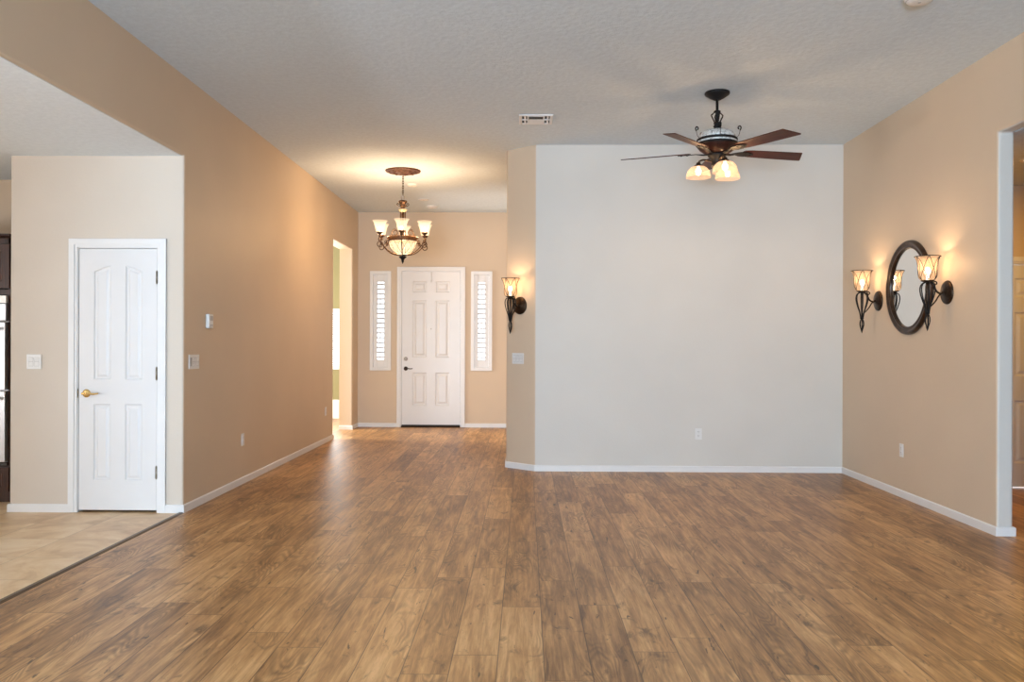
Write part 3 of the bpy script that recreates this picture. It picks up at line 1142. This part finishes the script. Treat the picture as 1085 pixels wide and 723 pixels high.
u.lathe([(.0005, -.455), (.032, -.457), (.048, -.466), (.050, -.474), (.040, -.482), (.044, -.490), (.034, -.500), (.0005, -.502)], 28)
u.build('collar', M['cream'], ch)
u = MB()
for k in range(4):
    a = PI / 2 * k + .5
    u.tube([(.030 * math.cos(a), .030 * math.sin(a), -.50), (.030 * math.cos(a), .030 * math.sin(a), -.80)], .0065, 8)
u.lathe([(.0005, -.50), (.010, -.50), (.010, -.80), (.0005, -.80)], 12)
u.build('column', M['gilt'], ch)
u = MB()
u.lathe([(.168, -.800), (.186, -.800), (.190, -.812), (.184, -.825), (.188, -.842), (.182, -.853), (.166, -.853), (.168, -.800)], 56)
for k in range(6):
    a = PI / 3 * k + R(6)
    u.tube([(.0, .0, -.812), (.176 * math.cos(a), .176 * math.sin(a), -.812)], .005, 6)
u.build('ring_band', M['gilt'], ch)
prof = [(.168, -.850), (.165, -.880), (.155, -.915), (.135, -.950), (.105, -.982), (.065, -1.004), (.025, -1.014)]
u = MB()
u.lathe(prof, 48)
bw = u.build('glass_bowl', M['shade_cream'], ch)
u = MB()
for k in range(12):
    a0 = 2 * PI * k / 12
    for sgn in (-1, 1):
        pts = []
        for i, (r, z) in enumerate(prof[:-1]):
            a = a0 + sgn * .55 * i / 5
            pts.append(((r + .003) * math.cos(a), (r + .003) * math.sin(a), z))
        u.tube(spline(pts, 3), .0024, 5)
u.build('bowl_lattice', M['bronze'], bw)
u = MB()
u.lathe([(.0005, -1.006), (.030, -1.008), (.034, -1.016), (.026, -1.026), (.046, -1.034), (.044, -1.046), (.026, -1.060), (.016, -1.078), (.015, -1.092), (.010, -1.104), (.004, -1.118), (.0005, -1.124)], 24)
u.build('finial', M['iron'], ch)
RA = .303
for k in range(6):
    a = R(-84 + 60 * k)
    fr_ = lambda p, q, a=a: (p * math.cos(a), p * math.sin(a), q)
    u = MB()
    u.tube(spline([fr_(.026, -1.014), fr_(.085, -1.012), (fr_(.150, -.995)), fr_(.205, -.965), fr_(.245, -.930), fr_(.275, -.900)], 6), .0060, 8)
    lp = spiral((RA, -.905), .036, .030, R(170), 1.0, 20, fr_)
    u.tube(lp, .0055, 7)
    u.tube(spline([lp[-1], fr_(RA - .02, -.880), fr_(RA + .012, -.862), fr_(RA + .014, -.840), fr_(RA, -.815)], 5), .0065, 8)
    u.tube(spiral((RA - .002, -.862), .018, .006, R(-80), -1.2, 16, fr_), .0045, 6)
    u.tube(spiral((.222, -.872), .024, .007, R(200), 1.4, 18, fr_), .0045, 6)
    u.tube(spline([fr_(.186, -.83), fr_(.206, -.85), fr_(.235, -.895), fr_(.255, -.915)], 4), .0045, 6)
    am = u.build('arm', M['gilt'], ch)
    u = MB()
    u.lathe([(.0005, -.822), (.012, -.820), (.016, -.806), (.010, -.796), (.022, -.784), (.036, -.772), (.040, -.762), (.034, -.760), (.0005, -.768)], 20, Matrix.Translation(fr_(RA, 0)))
    u.build('shade_cup', M['gilt'], am)
    u = MB()
    u.lathe([(.030, -.762), (.044, -.757), (.050, -.742), (.054, -.715), (.060, -.685), (.070, -.655), (.084, -.635), (.092, -.628)], 32, Matrix.Translation(fr_(RA, 0)))
    u.build('glass_shade', M['shade_cream'], ch)
    u = MB()
    u.ball(fr_(RA, -.730), .017, 1.3)
    u.tube([fr_(RA, -.765), fr_(RA, -.745)], .010, 10)
    u.build('bulb', M['bulb'], ch)
    lamp('bulb_light', fr_(RA, -.700), 7.2, (1.0, .66, .38), ch, .022)
    # loop scroll above the ring
    u = MB()
    u.tube(spline([fr_(.172, -.802), fr_(.150, -.770), fr_(.140, -.735), fr_(.112, -.712), fr_(.082, -.725), fr_(.075, -.758), fr_(.095, -.782), fr_(.115, -.772)], 5), .0042, 6)
    u.build('ring_scroll', M['gilt'], ch)
lamp('bowl_light', (0, 0, -.93), 14, WARM, ch, .03)

# ------------------------------------------------------------------ ceiling fan
FX, FY = 1.573, 6.878
fan = thing('ceiling_fan', 'five blade dark cherry ceiling fan with three lit bowls', 'ceiling fan', (FX, FY, H))
z0 = -H
u = MB()
u.lathe([(.0005, 0), (.100, 0), (.103, -.010), (.098, -.020), (.060, -.046), (.036, -.058), (.030, -.062), (.0005, -.062)], 36)
u.build('canopy', M['iron'], fan)
u = MB()
u.lathe([(.0005, -.06), (.0115, -.06), (.0115, -.255), (.0005, -.255)], 16)
u.build('downrod', M['iron'], fan)
u = MB()
u.lathe([(.0005, -.150), (.020, -.150), (.028, -.155), (.028, -.162), (.020, -.168), (.0005, -.168)], 24)
for k in range(4):
    a = PI / 2 * k + R(8)
    u.tube([(.020 * math.cos(a), .020 * math.sin(a), -.162), (.050 * math.cos(a), .050 * math.sin(a), -.190), (.046 * math.cos(a), .046 * math.sin(a), -.200), (.018 * math.cos(a), .018 * math.sin(a), -.256)], [.004, .006, .006, .006], 8)
u.build('yoke_cage', M['iron'], fan)
u = MB()
u.lathe([(.0005, -.250), (.028, -.250), (.030, -.258), (.025, -.262), (.025, -.272), (.031, -.276), (.031, -.286), (.025, -.290), (.025, -.302), (.030, -.308), (.0005, -.308)], 24)
for k in range(5):
    a = 2 * PI * k / 5 + .3
    u.tube(spline([(.022 * math.cos(a), .022 * math.sin(a), -.296), (.040 * math.cos(a), .040 * math.sin(a), -.301), (.055 * math.cos(a), .055 * math.sin(a), -.314)], 4), .004, 6)
u.build('coupling', M['iron'], fan)
u = MB()
u.lathe([(.0005, -.306), (.060, -.308), (.100, -.318), (.130, -.336), (.146, -.360), (.150, -.386), (.0005, -.386)], 44)
dome = u.build('marbled_dome', M['marble'], fan)
for k in range(5):
    u = MB()
    a = R(-4 - 54 + 36 + 72 * k)
    fr_ = lambda p, q, a=a: (p * math.cos(a), p * math.sin(a), q)
    u.tube(spline([fr_(.150, -.392), fr_(.172, -.372), fr_(.182, -.345), fr_(.184, -.322)], 4), .0022, 6)
    u.tube(spline([fr_(.184, -.330), fr_(.192, -.312), fr_(.186, -.296), fr_(.172, -.299), fr_(.170, -.314), fr_(.178, -.318)], 5), .0055, 7)
    u.build('dome_scroll', M['iron'], fan)
u = MB()
u.lathe([(.0005, -.384), (.160, -.384), (.166, -.390), (.166, -.400), (.158, -.404), (.158, -.418), (.170, -.424), (.174, -.432), (.168, -.440), (.0005, -.440)], 48)
u.build('motor_band', M['iron'], fan)
u = MB()
u.lathe([(.1585, -.4035), (.1605, -.4045), (.1605, -.4175), (.1585, -.4185)], 48)
u.build('pale_band', M['marble'], fan)
u = MB()
u.lathe([(.166, -.438), (.160, -.452), (.142, -.474), (.112, -.496), (.080, -.508), (.0005, -.510)], 44)
u.build('lower_housing', M['fan_wood'], fan)
ZB = 2.92 - H
for k in range(5):
    a = R(-4 - 54 + 72 * k)
    Rm = Matrix.Rotation(a, 4, 'Z')
    Tb = Rm @ Matrix.Translation((0, 0, ZB)) @ Matrix.Rotation(R(-12), 4, 'X')
    u = MB()
    poly = [(.235, -.050), (.30, -.060), (.50, -.067), (.742, -.073), (.800, .064), (.792, .073), (.50, .068), (.30, .060), (.235, .050), (.222, .030), (.222, -.030)]
    n = len(poly)
    vs_ = [Tb @ Vector((p[0], p[1], -.0035)) for p in poly] + [Tb @ Vector((p[0], p[1], .0035)) for p in poly]
    u.add(vs_, [tuple(range(n))[::-1], tuple(range(n, 2 * n))] + [(i, (i + 1) % n, (i + 1) % n + n, i + n) for i in range(n)])
    # mesh in the blade's own frame so the grain runs along it
    inv = Tb.inverted()
    u.v = [inv @ v for v in u.v]
    b = u.build('blade', M['blade'], fan, bevel=.0015)
    b.matrix_local = Tb
    u = MB()
    ip = [(.060, -.020), (.120, -.014), (.170, -.020), (.205, -.036), (.255, -.040), (.300, -.022), (.325, 0), (.300, .022), (.255, .040), (.205, .036), (.170, .020), (.120, .014), (.060, .020)]
    n = len(ip)

    def zi(x):
        return -.006 - (.012 if x < .15 else .0)
    vs_ = [(p[0], p[1], zi(p[0]) - .006) for p in ip] + [(p[0], p[1], zi(p[0]) + .001) for p in ip]
    u.add(vs_, [tuple(range(n))[::-1], tuple(range(n, 2 * n))] + [(i, (i + 1) % n, (i + 1) % n + n, i + n) for i in range(n)])
    for q in ((.245, .02), (.245, -.02), (.295, 0)):
        u.ball((q[0], q[1], -.013), .006, .6, 10)
    u.build('blade_iron', M['iron'], b)
u = MB()
u.lathe([(.0005, -.505), (.070, -.507), (.078, -.516), (.072, -.530), (.050, -.545), (.044, -.585), (.050, -.600), (.040, -.622), (.020, -.634), (.012, -.650), (.0005, -.660)], 32)
lk = u.build('light_kit', M['iron'], fan)
RIM = 2.715 - H
for k in range(3):
    a = R(42 + 120 * k)
    fr_ = lambda p, q, a=a: (p * math.cos(a), p * math.sin(a), q)
    u = MB()
    u.tube(spline([fr_(.030, -.575), fr_(.075, -.556), fr_(.115, -.550), fr_(.145, -.562), fr_(.150, -.580)], 6), .008, 8)
    T = Matrix.Translation(fr_(.150, RIM))
    u.lathe([(.0005, .128), (.014, .126), (.020, .120), (.016, .114), (.030, .106), (.038, .098), (.036, .094), (.0005, .094)], 20, T)
    u.build('lamp_arm', M['bronze'], fan)
    u = MB()
    u.lathe([(.026, .097), (.046, .093), (.066, .082), (.083, .064), (.094, .042), (.099, .020), (.102, .000)], 40, T)
    u.build('glass_shade', M['shade_fan'], fan)
    u = MB()
    u.ball(fr_(.150, RIM + .052), .026, 1.15)
    u.tube([fr_(.150, RIM + .075), fr_(.150, RIM + .098)], .012, 10)
    u.build('bulb', M['bulb'], fan)
    lamp('bulb_light', fr_(.150, RIM + .016), 10, WARM, fan, .022)

# ------------------------------------------------------------------ ceiling vent and detectors
vt = thing('ceiling_vent', 'square white louvered air vent in ceiling left of the fan', 'air vent', (.0875, 7.68, H))
a, b = .155, .155
u = MB()
for lo, hi in (((-a, -b), (-a + .028, b)), ((a - .028, -b), (a, b)), ((-a + .028, -b), (a - .028, -b + .028)), ((-a + .028, b - .028), (a - .028, b)),
               ((-.080, -b + .028), (-.066, b - .028)), ((.066, -b + .028), (.080, b - .028))):
    u.box((lo[0], lo[1], -.012), (hi[0], hi[1], 0))
u.build('vent_frame', M['trim'], vt, bevel=.004)
MB().box((-a + .01, -b + .01, -.003), (a - .01, b - .01, .0)).build('vent_backing', M['slot'], vt)
for i in range(2):
    u = MB()
    if i == 0:       # near half: a short slat with the dark throat showing beside it
        u.prism([(-.124, -.014), (-.100, -.006), (-.100, -.003), (-.124, -.011)], 0, -.066, .066)
    else:            # far half: a broad slat turned towards the room
        u.prism([(.002, -.004), (.120, -.020), (.120, -.017), (.002, -.001)], 0, -.066, .066)
    u.build('centre_louver', M['plastic'], vt)
for s in (-1, 1):
    u = MB()
    u.box((s * .104 - .024, -.010, -.012), (s * .104 + .024, .010, -.002))
    for yy in (-.066, .066):
        u.prism([(s * .104 - .004, -.003), (s * .104 + .010, -.014), (s * .104 + .012, -.013), (s * .104 - .002, -.002)], 1, yy - .055, yy + .055)
    u.build('side_louver', M['trim'], vt)


def detector(name, label, loc, r=.065, h=.034, cat='smoke detector'):
    d = thing(name, label, cat, loc)
    u = MB()
    u.lathe([(.0005, -h), (r * .55, -h), (r * .80, -h * .9), (r * .96, -h * .55), (r, -h * .3), (r, 0)], 36)
    u.build('detector_body', M['plastic'], d)
    u = MB()
    u.lathe([(r * .86, -h * .80), (r * .875, -h * .84), (r * .90, -h * .72)], 36)
    u.build('detector_vent_ring', M['plastic_grey'], d)
    u = MB()
    u.lathe([(.0005, -h - .002), (.008, -h - .002), (.010, -h + .001)], 14)
    u.build('test_button', M['plastic_grey'], d)
    return d


detector('smoke_detector', 'round white smoke detector on entry ceiling just behind the chandelier chain', (-1.487, 10.808, H))
detector('ceiling_speaker', 'thin dark rimmed disc on entry ceiling between the two white detectors', (-1.48, 11.98, H), .075, .012, 'ceiling disc')
detector('smoke_detector', 'pale round detector on entry ceiling closest to the front door', (-1.42, 12.55, H), .08, .03)
detector('smoke_detector', 'round grey detector cut by top edge of photo, nearest the camera', (2.331, 4.97, H), .085, .045)

# recessed lamp in the hall
rl = thing('recessed_light', 'lit recessed ceiling lamp in the hall past right opening', 'ceiling light', (4.06, 6.72, HO))
u = MB()
u.lathe([(.062, -.001), (.068, -.006), (.090, -.005), (.095, 0)], 36)
u.build('trim_ring', M['trim'], rl)
u = MB()
u.lathe([(.0005, -.0035), (.040, -.0032), (.064, -.002)], 32)
u.build('lamp_lens', M['can_light'], rl)
hl = area('hall_bulb_light', (0, 0, -.012), (0, 0, 0), .11, .11, 17, (1.0, .50, .02))
hl.data.shape = 'DISK'
hl.parent = rl
